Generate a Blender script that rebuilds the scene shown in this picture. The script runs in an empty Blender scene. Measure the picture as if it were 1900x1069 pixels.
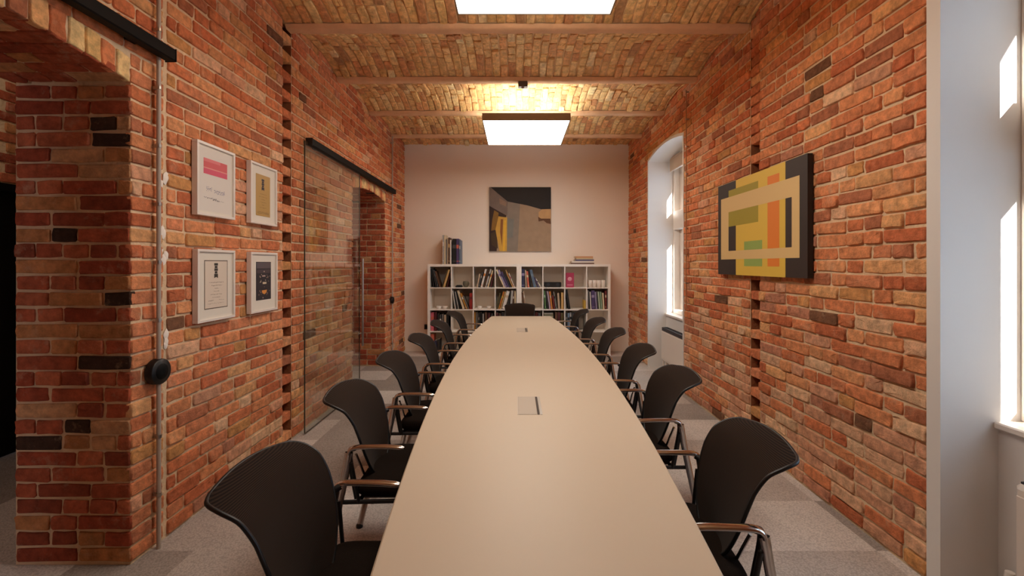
import bpy, math, random
import numpy as np
from mathutils import Vector
C = bpy.context.scene.collection
PI = math.pi
R = random.Random(7)

# ------------------------------------------------------------------ materials
def s2l(c):
    return tuple(((v/255.0)/12.92 if v/255.0 <= .04045 else ((v/255.0+.055)/1.055)**2.4) for v in c)

def new_mat(name):
    m = bpy.data.materials.new(name); m.use_nodes = True
    nt = m.node_tree; b = nt.nodes['Principled BSDF']
    return m, nt, b

def mat(name, rgb, rough=.6, metal=0.0, noise=0.0, nscale=20, bump=0.0, bscale=60, spec=.5, coat=0):
    m, nt, b = new_mat(name)
    col = s2l(rgb)
    b.inputs['Base Color'].default_value = (*col, 1)
    b.inputs['Roughness'].default_value = rough
    b.inputs['Metallic'].default_value = metal
    b.inputs['Specular IOR Level'].default_value = spec
    b.inputs['Coat Weight'].default_value = coat
    tc = nt.nodes.new('ShaderNodeTexCoord')
    if noise > 0:
        n = nt.nodes.new('ShaderNodeTexNoise'); n.inputs['Scale'].default_value = nscale; n.inputs['Detail'].default_value = 5
        nt.links.new(tc.outputs['Object'], n.inputs['Vector'])
        r = nt.nodes.new('ShaderNodeMapRange'); r.inputs[3].default_value = 1-noise; r.inputs[4].default_value = 1+noise
        nt.links.new(n.outputs['Fac'], r.inputs[0])
        mx = nt.nodes.new('ShaderNodeVectorMath'); mx.operation = 'SCALE'; mx.inputs[0].default_value = col
        nt.links.new(r.outputs[0], mx.inputs['Scale']); nt.links.new(mx.outputs[0], b.inputs['Base Color'])
    if bump > 0:
        n = nt.nodes.new('ShaderNodeTexNoise'); n.inputs['Scale'].default_value = bscale; n.inputs['Detail'].default_value = 6
        nt.links.new(tc.outputs['Object'], n.inputs['Vector'])
        bp = nt.nodes.new('ShaderNodeBump'); bp.inputs['Strength'].default_value = bump; bp.inputs['Distance'].default_value = .01
        nt.links.new(n.outputs['Fac'], bp.inputs['Height']); nt.links.new(bp.outputs[0], b.inputs['Normal'])
    return m

def brick_mat(name):
    m, nt, b = new_mat(name)
    b.inputs['Roughness'].default_value = .92; b.inputs['Specular IOR Level'].default_value = .2
    a = nt.nodes.new('ShaderNodeAttribute'); a.attribute_name = 'Col'
    tc = nt.nodes.new('ShaderNodeTexCoord')
    n = nt.nodes.new('ShaderNodeTexNoise'); n.inputs['Scale'].default_value = 22; n.inputs['Detail'].default_value = 8; n.inputs['Roughness'].default_value = .65
    nt.links.new(tc.outputs['Object'], n.inputs['Vector'])
    r = nt.nodes.new('ShaderNodeMapRange'); r.inputs[1].default_value = .3; r.inputs[2].default_value = .7
    r.inputs[3].default_value = .62; r.inputs[4].default_value = 1.30
    nt.links.new(n.outputs['Fac'], r.inputs[0])
    mx = nt.nodes.new('ShaderNodeVectorMath'); mx.operation = 'SCALE'
    nt.links.new(a.outputs['Color'], mx.inputs[0]); nt.links.new(r.outputs[0], mx.inputs['Scale'])
    # lime smears left over from the pointing
    n2 = nt.nodes.new('ShaderNodeTexNoise'); n2.inputs['Scale'].default_value = 7; n2.inputs['Detail'].default_value = 9; n2.inputs['Roughness'].default_value = .75
    nt.links.new(tc.outputs['Object'], n2.inputs['Vector'])
    r2 = nt.nodes.new('ShaderNodeMapRange'); r2.inputs[1].default_value = .56; r2.inputs[2].default_value = .74
    r2.inputs[3].default_value = 0; r2.inputs[4].default_value = .55
    nt.links.new(n2.outputs['Fac'], r2.inputs[0])
    mc = nt.nodes.new('ShaderNodeMix'); mc.data_type = 'RGBA'
    nt.links.new(r2.outputs[0], mc.inputs[0]); nt.links.new(mx.outputs[0], mc.inputs[6])
    mc.inputs[7].default_value = (*s2l((214, 178, 146)), 1)
    nt.links.new(mc.outputs[2], b.inputs['Base Color'])
    n3 = nt.nodes.new('ShaderNodeTexNoise'); n3.inputs['Scale'].default_value = 55; n3.inputs['Detail'].default_value = 7; n3.inputs['Roughness'].default_value = .7
    nt.links.new(tc.outputs['Object'], n3.inputs['Vector'])
    bp = nt.nodes.new('ShaderNodeBump'); bp.inputs['Strength'].default_value = .7; bp.inputs['Distance'].default_value = .012
    nt.links.new(n3.outputs['Fac'], bp.inputs['Height']); nt.links.new(bp.outputs[0], b.inputs['Normal'])
    return m

M = {}
M['brick'] = brick_mat('old_brick')
M['mortar'] = mat('lime_mortar', (222, 194, 158), .95, noise=.28, nscale=9, bump=.8, bscale=45, spec=.2)
M['ceil_mortar'] = mat('ceiling_mortar', (214, 176, 132), .95, noise=.25, nscale=8, bump=.8, bscale=45, spec=.2)
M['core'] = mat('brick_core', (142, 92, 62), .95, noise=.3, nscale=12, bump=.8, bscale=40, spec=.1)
M['beam'] = mat('plastered_beam', (228, 184, 144), .9, noise=.22, nscale=7, bump=.6, bscale=25, spec=.2)
M['plaster'] = mat('white_plaster', (242, 232, 220), .85, noise=.02, nscale=3, bump=.05, bscale=30, spec=.25)
M['reveal'] = mat('window_plaster', (226, 222, 218), .8, bump=.05, bscale=30, spec=.25)
M['rear'] = mat('rear_plaster', (205, 185, 165), .9)
M['white'] = mat('white_lacquer', (232, 222, 212), .35)
M['shelfwhite'] = mat('white_foil_board', (244, 236, 226), .45)
M['table'] = mat('table_laminate', (203, 184, 160), .42, noise=.01, nscale=40, spec=.4)
M['tedge'] = mat('table_edge', (196, 184, 172), .5)
M['chrome'] = mat('chrome', (205, 200, 196), .16, metal=1.0)
M['steel'] = mat('satin_steel', (180, 172, 164), .35, metal=1.0)
M['black'] = mat('black_plastic', (14, 13, 13), .45)
M['blackmetal'] = mat('black_steel', (9, 7, 7), .6, noise=.15, nscale=30, spec=.15)
M['seat'] = mat('seat_fabric', (28, 20, 15), .95, bump=.35, bscale=260, spec=.06)
M['pvc'] = mat('grey_conduit', (176, 160, 146), .4)
M['paper'] = mat('paper', (228, 220, 206), .8)
M['pages'] = mat('book_pages', (214, 200, 176), .9)
M['blindm'] = mat('blind_fabric', (206, 184, 160), .8)
M['fixture'] = mat('lamp_housing', (150, 132, 112), .45, metal=.6)
M['sensor'] = mat('sensor_plastic', (92, 78, 66), .5)
M['grille'] = mat('grille_dark', (46, 46, 54), .5)
M['plate'] = mat('socket_flap', (184, 168, 150), .5)
M['dark'] = mat('dark_gap', (60, 46, 36), .7)

def mesh_fabric():
    m, nt, b = new_mat('mesh_fabric')
    b.inputs['Roughness'].default_value = .9; b.inputs['Specular IOR Level'].default_value = .08
    b.inputs['Sheen Weight'].default_value = .04; b.inputs['Sheen Roughness'].default_value = .5
    tc = nt.nodes.new('ShaderNodeTexCoord')
    ws = []
    for d in ('Z', 'Y'):
        w = nt.nodes.new('ShaderNodeTexWave'); w.bands_direction = d; w.inputs['Scale'].default_value = 95
        nt.links.new(tc.outputs['Object'], w.inputs['Vector']); ws.append(w)
    mu = nt.nodes.new('ShaderNodeMath'); mu.operation = 'MULTIPLY'
    nt.links.new(ws[0].outputs['Fac'], mu.inputs[0]); nt.links.new(ws[1].outputs['Fac'], mu.inputs[1])
    cr = nt.nodes.new('ShaderNodeMix'); cr.data_type = 'RGBA'
    cr.inputs[6].default_value = (*s2l((22, 15, 11)), 1); cr.inputs[7].default_value = (*s2l((72, 54, 42)), 1)
    nt.links.new(mu.outputs[0], cr.inputs[0]); nt.links.new(cr.outputs[2], b.inputs['Base Color'])
    return m
M['mesh'] = mesh_fabric()

def carpet():
    m, nt, b = new_mat('carpet_tiles')
    b.inputs['Roughness'].default_value = .97; b.inputs['Specular IOR Level'].default_value = .1
    tc = nt.nodes.new('ShaderNodeTexCoord')
    mp = nt.nodes.new('ShaderNodeMapping'); mp.inputs['Scale'].default_value = (2, 2, 2)
    mp.inputs['Location'].default_value = (.3, .25, 0)
    nt.links.new(tc.outputs['Object'], mp.inputs['Vector'])
    fl = nt.nodes.new('ShaderNodeVectorMath'); fl.operation = 'FLOOR'
    nt.links.new(mp.outputs[0], fl.inputs[0])
    wn = nt.nodes.new('ShaderNodeTexWhiteNoise'); nt.links.new(fl.outputs[0], wn.inputs['Vector'])
    cr = nt.nodes.new('ShaderNodeValToRGB'); cr.color_ramp.interpolation = 'CONSTANT'
    e = cr.color_ramp.elements
    e[0].position = 0; e[0].color = (*s2l((168, 157, 149)), 1)
    e[1].position = .4; e[1].color = (*s2l((214, 205, 198)), 1)
    e2 = e.new(.75); e2.color = (*s2l((192, 181, 173)), 1)
    nt.links.new(wn.outputs['Value'], cr.inputs[0])
    # pile flecks
    br = nt.nodes.new('ShaderNodeTexVoronoi'); br.inputs['Scale'].default_value = 110
    nt.links.new(tc.outputs['Object'], br.inputs['Vector'])
    mr = nt.nodes.new('ShaderNodeMapRange'); mr.inputs[2].default_value = .8; mr.inputs[3].default_value = 1.12; mr.inputs[4].default_value = .72
    nt.links.new(br.outputs['Distance'], mr.inputs[0])
    n = nt.nodes.new('ShaderNodeTexNoise'); n.inputs['Scale'].default_value = 3; n.inputs['Detail'].default_value = 8
    nt.links.new(tc.outputs['Object'], n.inputs['Vector'])
    mr2 = nt.nodes.new('ShaderNodeMapRange'); mr2.inputs[3].default_value = .82; mr2.inputs[4].default_value = 1.18
    nt.links.new(n.outputs['Fac'], mr2.inputs[0])
    mm = nt.nodes.new('ShaderNodeMath'); mm.operation = 'MULTIPLY'
    nt.links.new(mr.outputs[0], mm.inputs[0]); nt.links.new(mr2.outputs[0], mm.inputs[1])
    vm = nt.nodes.new('ShaderNodeVectorMath'); vm.operation = 'SCALE'
    nt.links.new(cr.outputs[0], vm.inputs[0]); nt.links.new(mm.outputs[0], vm.inputs['Scale'])
    nt.links.new(vm.outputs[0], b.inputs['Base Color'])
    bp = nt.nodes.new('ShaderNodeBump'); bp.inputs['Strength'].default_value = .4; bp.inputs['Distance'].default_value = .004
    nt.links.new(br.outputs['Distance'], bp.inputs['Height']); nt.links.new(bp.outputs[0], b.inputs['Normal'])
    return m
M['carpet'] = carpet()

def glass(name, tint, refl):
    m = bpy.data.materials.new(name); m.use_nodes = True; nt = m.node_tree
    nt.nodes.remove(nt.nodes['Principled BSDF']); out = nt.nodes['Material Output']
    t = nt.nodes.new('ShaderNodeBsdfTransparent'); t.inputs[0].default_value = (*tint, 1)
    g = nt.nodes.new('ShaderNodeBsdfGlossy'); g.inputs['Roughness'].default_value = .02
    f = nt.nodes.new('ShaderNodeLayerWeight'); f.inputs['Blend'].default_value = .5
    pw = nt.nodes.new('ShaderNodeMath'); pw.operation = 'POWER'; pw.inputs[1].default_value = 5
    nt.links.new(f.outputs['Facing'], pw.inputs[0])
    mu = nt.nodes.new('ShaderNodeMath'); mu.operation = 'MULTIPLY_ADD'; mu.inputs[1].default_value = .9*refl; mu.inputs[2].default_value = .04*refl; mu.use_clamp = True
    nt.links.new(pw.outputs[0], mu.inputs[0])
    mx = nt.nodes.new('ShaderNodeMixShader')
    nt.links.new(mu.outputs[0], mx.inputs[0]); nt.links.new(t.outputs[0], mx.inputs[1]); nt.links.new(g.outputs[0], mx.inputs[2])
    nt.links.new(mx.outputs[0], out.inputs[0])
    return m
M['glass'] = glass('window_glass', (.97, .985, .985), .6)
M['doorglass'] = glass('door_glass', (.96, .975, .955), 1.3)
M['glassedge'] = mat('glass_edge', (60, 66, 58), .2)

def emis(name, rgb, s):
    m = bpy.data.materials.new(name); m.use_nodes = True; nt = m.node_tree
    nt.nodes.remove(nt.nodes['Principled BSDF'])
    e = nt.nodes.new('ShaderNodeEmission'); e.inputs[0].default_value = (*rgb, 1); e.inputs[1].default_value = s
    nt.links.new(e.outputs[0], nt.nodes['Material Output'].inputs[0])
    return m
M['panel'] = emis('lit_diffuser', (1.0, .93, .83), 7.9)
M['uplight'] = emis('uplight_strip', (1.0, .92, .80), 5.8)

_cm = {}
def cmat(rgb, rough=.6):
    k = (tuple(rgb), rough)
    if k not in _cm: _cm[k] = mat('colour_%d_%d_%d' % tuple(rgb), rgb, rough)
    return _cm[k]

# ------------------------------------------------------------------ mesh builder
class MB:
    def __init__(s): s.v = []; s.f = []; s.mi = []; s.col = []; s.sm = []; s.n = 0; s.mats = []
    def mid(s, m):
        if m not in s.mats: s.mats.append(m)
        return s.mats.index(m)
    def add(s, verts, faces, m, col=(1, 1, 1), smooth=False):
        b = s.n; verts = [tuple(map(float, p)) for p in verts]
        s.v += verts; s.n += len(verts); k = s.mid(m)
        for f in faces:
            s.f.append(tuple(b+i for i in f)); s.mi.append(k); s.col.append(col); s.sm.append(smooth)
    def box(s, x0, x1, y0, y1, z0, z1, m, bev=0.0):
        x0, x1 = min(x0, x1), max(x0, x1); y0, y1 = min(y0, y1), max(y0, y1); z0, z1 = min(z0, z1), max(z0, z1)
        if bev <= 0:
            v = [(x, y, z) for x in (x0, x1) for y in (y0, y1) for z in (z0, z1)]
            s.add(v, [(0, 1, 3, 2), (4, 6, 7, 5), (0, 4, 5, 1), (2, 3, 7, 6), (0, 2, 6, 4), (1, 5, 7, 3)], m); return
        # chamfered box: 24 verts
        b = min(bev, (x1-x0)/2.01, (y1-y0)/2.01, (z1-z0)/2.01)
        V = []; idx = {}
        for sx in (0, 1):
            for sy in (0, 1):
                for sz in (0, 1):
                    X = (x0, x1)[sx]; Y = (y0, y1)[sy]; Z = (z0, z1)[sz]
                    ix = X + (b if sx == 0 else -b); iy = Y + (b if sy == 0 else -b); iz = Z + (b if sz == 0 else -b)
                    for a, p in (('x', (X, iy, iz)), ('y', (ix, Y, iz)), ('z', (ix, iy, Z))):
                        idx[(sx, sy, sz, a)] = len(V); V.append(p)
        F = []
        g = lambda *k: idx[k]
        F.append([g(0, 0, 0, 'x'), g(0, 0, 1, 'x'), g(0, 1, 1, 'x'), g(0, 1, 0, 'x')]); F.append([g(1, 0, 0, 'x'), g(1, 1, 0, 'x'), g(1, 1, 1, 'x'), g(1, 0, 1, 'x')])
        F.append([g(0, 0, 0, 'y'), g(1, 0, 0, 'y'), g(1, 0, 1, 'y'), g(0, 0, 1, 'y')]); F.append([g(0, 1, 0, 'y'), g(0, 1, 1, 'y'), g(1, 1, 1, 'y'), g(1, 1, 0, 'y')])
        F.append([g(0, 0, 0, 'z'), g(0, 1, 0, 'z'), g(1, 1, 0, 'z'), g(1, 0, 0, 'z')]); F.append([g(0, 0, 1, 'z'), g(1, 0, 1, 'z'), g(1, 1, 1, 'z'), g(0, 1, 1, 'z')])
        for p in (0, 1):
            for q in (0, 1):
                F.append([g(0, p, q, 'y'), g(1, p, q, 'y'), g(1, p, q, 'z'), g(0, p, q, 'z')])
                F.append([g(p, 0, q, 'x'), g(p, 1, q, 'x'), g(p, 1, q, 'z'), g(p, 0, q, 'z')])
                F.append([g(p, q, 0, 'x'), g(p, q, 1, 'x'), g(p, q, 1, 'y'), g(p, q, 0, 'y')])
                for r in (0, 1): F.append([g(p, q, r, 'x'), g(p, q, r, 'y'), g(p, q, r, 'z')])
        s.add(V, F, m)
    def tube(s, pts, r, m, seg=12, flat=1.0, cap=True, up=(0, 0, 1)):
        P = [Vector(p) for p in pts]; V = []; F = []
        n = len(P); rr = r if isinstance(r, (list, tuple)) else [r]*n
        side0 = None
        for i, p in enumerate(P):
            t = (P[min(i+1, n-1)]-P[max(i-1, 0)]).normalized()
            if side0 is None:
                u = Vector(up)
                if abs(t.dot(u)) > .95: u = Vector((0, 1, 0)) if abs(t.y) < .9 else Vector((1, 0, 0))
                sd = t.cross(u).normalized()
            else:
                sd = (side0 - t*side0.dot(t)).normalized()
            side0 = sd; nn = sd.cross(t).normalized()
            for k in range(seg):
                a = 2*PI*k/seg
                V.append(p + sd*math.cos(a)*rr[i] + nn*math.sin(a)*rr[i]*flat)
        for i in range(n-1):
            for k in range(seg):
                F.append((i*seg+k, i*seg+(k+1) % seg, (i+1)*seg+(k+1) % seg, (i+1)*seg+k))
        s.add(V, F, m, smooth=True)
        if cap:
            s.add(V[:seg], [tuple(range(seg))[::-1]], m); s.add(V[-seg:], [tuple(range(seg))], m)
    def lathe(s, prof, c, m, seg=24, axis='z'):
        V = []; F = []
        for (r, h) in prof:
            for k in range(seg):
                a = 2*PI*k/seg; p = (r*math.cos(a), r*math.sin(a), h)
                if axis == 'x': p = (h, r*math.cos(a), r*math.sin(a))
                if axis == 'y': p = (r*math.cos(a), h, r*math.sin(a))
                V.append((c[0]+p[0], c[1]+p[1], c[2]+p[2]))
        for i in range(len(prof)-1):
            for k in range(seg): F.append((i*seg+k, i*seg+(k+1) % seg, (i+1)*seg+(k+1) % seg, (i+1)*seg+k))
        s.add(V, F, m, smooth=True)
        for (row, rev) in ((0, True), (len(prof)-1, False)):
            if prof[row][0] > 1e-6:
                q = V[row*seg:(row+1)*seg]; s.add(q, [tuple(range(seg))], m)
    def build(s, name, parent=None, mod=None):
        me = bpy.data.meshes.new(name)
        me.from_pydata(s.v, [], s.f)
        for m in s.mats: me.materials.append(m)
        me.polygons.foreach_set('material_index', s.mi)
        me.polygons.foreach_set('use_smooth', s.sm)
        if any(c != (1, 1, 1) for c in s.col):
            at = me.color_attributes.new('Col', 'FLOAT_COLOR', 'CORNER')
            cnt = np.array([len(f) for f in s.f]); cc = np.array(s.col, dtype=np.float32)
            full = np.ones((cnt.sum(), 4), dtype=np.float32); full[:, :3] = np.repeat(cc, cnt, axis=0)
            at.data.foreach_set('color', full.ravel())
        me.validate(); me.update()
        o = bpy.data.objects.new(name, me); C.objects.link(o)
        if parent is not None: o.parent = parent
        return o

def thing(name, label, cat, loc=(0, 0, 0), rz=0, group=None):
    o = bpy.data.objects.new(name, None); C.objects.link(o); o.empty_display_size = .1
    o.location = loc; o.rotation_euler = (0, 0, rz); o['label'] = label; o['category'] = cat
    if group: o['group'] = group
    return o
def tag(o, label, cat, group=None):
    o['label'] = label; o['category'] = cat
    if group: o['group'] = group
    return o
def struct(o, label=None, cat=None):
    o['kind'] = 'structure'
    if label: o['label'] = label
    if cat: o['category'] = cat
    return o
def copy_tree(o, parent=None):
    c = o.copy(); C.objects.link(c)
    if parent is not None: c.parent = parent
    for ch in list(o.children): copy_tree(ch, c)
    return c

# ------------------------------------------------------------------ key dimensions (metres; camera at x=0, y=0)
XL, XR, YB, YR = -1.873, 1.900, 7.82, -1.8       # left / right / back / rear wall faces
EYE = 1.47
WT = .57                                          # left wall thickness
XO = 2.65                                         # outer facade
ZT = 3.62
COURSE = .078
JN = .013
DOORS = [(1.00, 2.256), (5.33, 6.66)]; DZ, DR = 2.350, .060
WINS = [(.70, 2.07), (5.27, 6.64)]; WZ, WR = 2.93, .08
def arch(y, a, b, z0, r):
    t = (y-(a+b)/2)/((b-a)/2); t = max(-1, min(1, t))
    return z0 + r*(1-t*t)

# ------------------------------------------------------------------ bricks
RED = [((214, 142, 102), 5), ((206, 130, 92), 4), ((218, 152, 110), 4), ((196, 118, 84), 3), ((222, 164, 120), 2.4), ((224, 176, 128), 1.8),
       ((212, 144, 108), 2.5), ((180, 120, 92), 1.8), ((122, 90, 70), .4), ((206, 156, 104), 1.3)]
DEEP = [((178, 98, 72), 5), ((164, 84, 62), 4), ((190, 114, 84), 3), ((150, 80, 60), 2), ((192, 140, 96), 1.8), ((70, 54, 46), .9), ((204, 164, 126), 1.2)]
CEILC = [((236, 194, 140), 5), ((230, 184, 130), 4), ((238, 202, 150), 3), ((226, 172, 122), 3), ((216, 158, 114), 2), ((232, 190, 132), 3), ((186, 142, 104), .9), ((242, 214, 170), 1.2)]
def pick(pal, rng):
    t = rng.random()*sum(w for _, w in pal)
    for c, w in pal:
        t -= w
        if t <= 0: break
    k = rng.uniform(.9, 1.1)
    v = s2l(c)
    if pal is CEILC: return (min(.92, v[0]*k*1.06), min(.85, v[1]*k*1.04), v[2]*k*.95)
    return (v[0]*k*1.04, v[1]*k*.92, v[2]*k*.82)

PALE = [((222, 184, 154), 3), ((208, 162, 134), 3), ((228, 196, 164), 2), ((216, 168, 140), 2), ((196, 142, 118), 2)]
def red_right(u, v, rng):
    # limey, salt-bleached bricks gather in the lower third
    p = max(0, min(.62, (1.25-v)*.75)) + .06
    return PALE if rng.random() < p else RED
def red_left(u, v, rng):
    return PALE if rng.random() < max(0, min(.30, (.7-v)*.5))+.05 else RED

def brick(mb, P, u0, u1, v0, v1, col, rng, d0=0.0, deep=.03, rough=1.0):
    """one irregular brick; P(u, v, d) maps wall coordinates to the world"""
    um, vm = (u0+u1)/2, (v0+v1)/2; cu = min(.006, (u1-u0)/4); cv = min(.005, (v1-v0)/4)
    ring = [(u0+cu, v0), (um, v0), (u1-cu, v0), (u1, v0+cv), (u1, vm), (u1, v1-cv), (u1-cu, v1), (um, v1), (u0+cu, v1), (u0, v1-cv), (u0, vm), (u0, v0+cv)]
    j = [(rng.uniform(-1, 1)*.0032*rough, rng.uniform(-1, 1)*.0032*rough) for _ in ring]
    sk = rng.uniform(-1, 1)*.002*rough
    V = []
    for (ins, d, jd) in ((0, -deep, 0), (0, -.0045, 0), (.0040, 0, .0016*rough)):
        for (u, v), (a, b) in zip(ring, j):
            uu = u + a + (ins if u < um else (-ins if u > um else 0)); vv = v + b + (ins if v < vm else (-ins if v > vm else 0))
            V.append(P(uu, vv + sk*(u-um)/max(.05, (u1-u0)), d0 + d + rng.uniform(-1, 1)*jd))
    V.append(P(um, vm, d0 + rng.uniform(-.001, .003)*rough))
    F = []
    for r in (0, 1):
        for k in range(12): F.append((r*12+k, r*12+(k+1) % 12, (r+1)*12+(k+1) % 12, (r+1)*12+k))
    mb.add(V, F, M['brick'], col, smooth=True)
    b = mb.n-37; F = [(b+24+k, b+24+(k+1) % 12, b+36) for k in range(12)]
    k0 = mb.mid(M['brick'])
    for f in F: mb.f.append(f); mb.mi.append(k0); mb.col.append(col); mb.sm.append(False)

def complement(a, b, ex):
    out = []; cur = a
    for (p, q) in sorted(ex):
        if q <= a or p >= b: continue
        if p > cur: out.append((cur, p))
        cur = max(cur, q)
    if cur < b: out.append((cur, b))
    return out

def lay(mb, P, a, b, v0, v1, pal, seed, excl=None, L=.25, H=.12, course=COURSE, rough=1.0, headers=.5, jd=.003):
    rng = random.Random(seed); row = 0; v = v0
    while v < v1 - .02:
        vt = min(v+course, v1); vc = (v+vt)/2
        segs = complement(a, b, excl(vc) if excl else [])
        hrow = (row % 2 == 1)
        for (p, q) in segs:
            u = p; first = True; k = 0
            while u < q-.012:
                if rng.random() < (.72 if hrow else .28)*headers*1.35: ln = H
                else: ln = L
                if first: ln = (H*.5 if row % 4 == 3 else H) if hrow else L*rng.choice((1, .75, .5)); first = False
                e = min(u+ln+JN, q)
                if q-e < .05: e = q
                wob = rng.uniform(-.0022, .0022)
                d0 = rng.gauss(0, jd)
                d0 = max(d0, -.005)
                brick(mb, P, u+JN/2*rng.uniform(.6, 1.3), e-JN/2*rng.uniform(.6, 1.3), v+JN/2+wob, vt-JN/2+wob, pick(pal((u+e)/2, vc, rng) if callable(pal) else pal, rng), rng, d0, rough=rough)
                u = e
        v = vt; row += 1

def slab(mb, y0, y1, x_face, x_back, openings, z0, r, ztop, m, slots=()):
    """masonry body with arched openings and slots, built as slices along y"""
    br = {y0, y1}
    for (a, b) in openings:
        for k in range(17): br.add(a+(b-a)*k/16)
    for (a, b) in slots: br |= {a, b}
    br = sorted(t for t in br if y0-1e-6 <= t <= y1+1e-6)
    sgn = 1 if x_back > x_face else -1
    for p, q in zip(br, br[1:]):
        mid = (p+q)/2; bp = bq = 0.0; xf = x_face
        for (a, b) in openings:
            if a < mid < b: bp, bq = arch(p, a, b, z0, r), arch(q, a, b, z0, r)
        for (a, b) in slots:
            if a < mid < b: xf = x_face + sgn*.17
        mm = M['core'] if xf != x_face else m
        V = [(xf, p, bp), (xf, q, bq), (xf, q, ztop), (xf, p, ztop), (x_back, p, bp), (x_back, q, bq), (x_back, q, ztop), (x_back, p, ztop)]
        mb.add(V, [(0, 1, 2, 3), (7, 6, 5, 4), (0, 4, 5, 1), (3, 2, 6, 7), (0, 3, 7, 4), (1, 5, 6, 2)], mm)
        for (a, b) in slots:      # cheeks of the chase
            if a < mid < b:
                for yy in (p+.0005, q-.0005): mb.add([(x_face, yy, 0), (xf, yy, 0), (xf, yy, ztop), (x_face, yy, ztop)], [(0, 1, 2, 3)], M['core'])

REC = .010   # mortar set back from the brick faces
# --- left wall
mb = MB()
SLOTL = (3.735, 3.885); SEAM = (2.47, 2.492)
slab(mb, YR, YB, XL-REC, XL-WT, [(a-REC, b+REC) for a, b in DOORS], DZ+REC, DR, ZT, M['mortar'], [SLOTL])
PL = lambda u, v, d: (XL+d, u, v)
def exL(vc):
    ex = [SLOTL] + ([SEAM] if vc < 2.9 else [])
    for (a, b) in DOORS:
        h = vc-.127-DZ
        if h < 0: ex.append((a, b))
        elif h < DR:
            w = (b-a)/2*math.sqrt(1-h/DR); ex.append(((a+b)/2-w, (a+b)/2+w))
    return ex
lay(mb, PL, YR+.01, YB, .012, 3.56, red_left, 11, exL)
rng = random.Random(5)
for k in range(45):                                  # toothing bricks in the old slot
    z = .012+k*COURSE
    if k % 2 == 0: brick(mb, PL, SLOTL[0]+.004, SLOTL[1]-.004, z+.005, z+COURSE-.004, pick(RED, rng), rng, -.004-abs(rng.gauss(0, .004)), deep=.11)
    elif rng.random() < .3: brick(mb, PL, SLOTL[0]+.004, SLOTL[1]-.004, z+.004, z+COURSE-.004, pick(RED, rng), rng, -.08, deep=.05)
for (a, b) in DOORS:
    n = int((b-a)/COURSE)
    for k in range(n):
        u0 = a+(b-a)*k/n; u1 = a+(b-a)*(k+1)/n; c = pick(CEILC if rng.random() < .6 else RED, rng)
        brick(mb, lambda u, v, d: (XL+d, u, arch(u, a, b, DZ, DR)+v), u0+.005, u1-.005, .004, .123, c, rng, rng.gauss(0, .002))
        q = 0.0
        while q < WT-.02:
            ln = .25 if (k % 2) ^ (q > 0) else .12
            e = min(q+ln, WT)
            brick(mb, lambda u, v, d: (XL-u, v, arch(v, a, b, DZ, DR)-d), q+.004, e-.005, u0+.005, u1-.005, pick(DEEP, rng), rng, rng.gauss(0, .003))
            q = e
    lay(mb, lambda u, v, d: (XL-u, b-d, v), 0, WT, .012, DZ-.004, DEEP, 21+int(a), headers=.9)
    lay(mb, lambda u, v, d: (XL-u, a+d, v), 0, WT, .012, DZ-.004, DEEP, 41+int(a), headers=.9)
# plaster blobs along the chased seam
for z in (1.06, 1.52, 1.66, 1.92, 2.62):
    for _ in range(3):
        rr = rng.uniform(.012, .024); cy = 2.47+rng.uniform(-.02, .03); cz = z+rng.uniform(-.03, .03)
        V = [(XL+.004, cy, cz)]+[(XL-.006, cy+rr*math.cos(t*PI/4)*rng.uniform(.7, 1.2), cz+rr*1.5*math.sin(t*PI/4)*rng.uniform(.7, 1.2)) for t in range(8)]
        mb.add(V, [(0, 1+t, 1+(t+1) % 8) for t in range(8)], M['plaster'], (.8, .8, .8), smooth=True)
wall_left = struct(mb.build('wall_left'), 'bare red brick wall with two arched doorways on the left', 'wall')

# --- right wall
mb = MB()
SLOTR = (3.62, 3.765)
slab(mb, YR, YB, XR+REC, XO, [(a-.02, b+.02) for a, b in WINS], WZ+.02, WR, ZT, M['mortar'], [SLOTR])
PR = lambda u, v, d: (XR-d, u, v)
BAND = {0: .07, 1: .03}
def exR(vc):
    ex = [SLOTR]
    for i, (a, b) in enumerate(WINS):
        w0 = BAND[i]; aa, bb = a-w0, b+w0; h = vc-WZ-w0-.02
        if h < 0: ex.append((aa, bb))
        elif h < WR:
            w = (bb-aa)/2*math.sqrt(1-h/WR); ex.append(((aa+bb)/2-w, (aa+bb)/2+w))
    return ex
lay(mb, PR, YR+.01, YB, .012, 3.56, red_right, 12, exR, jd=.004, rough=1.25)
for k in range(45):
    z = .012+k*COURSE
    if k % 2 == 1 or z > 2.5: brick(mb, PR, SLOTR[0]+.004, SLOTR[1]-.004, z+.005, z+COURSE-.004, pick(RED, rng), rng, -.004-abs(rng.gauss(0, .004)), deep=.11)
    elif rng.random() < .25: brick(mb, PR, SLOTR[0]+.004, SLOTR[1]-.004, z+.004, z+COURSE-.004, pick(RED, rng), rng, -.08, deep=.05)
struct(mb.build('wall_right'), 'bare red brick wall with two tall arched windows on the right', 'wall')

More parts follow.
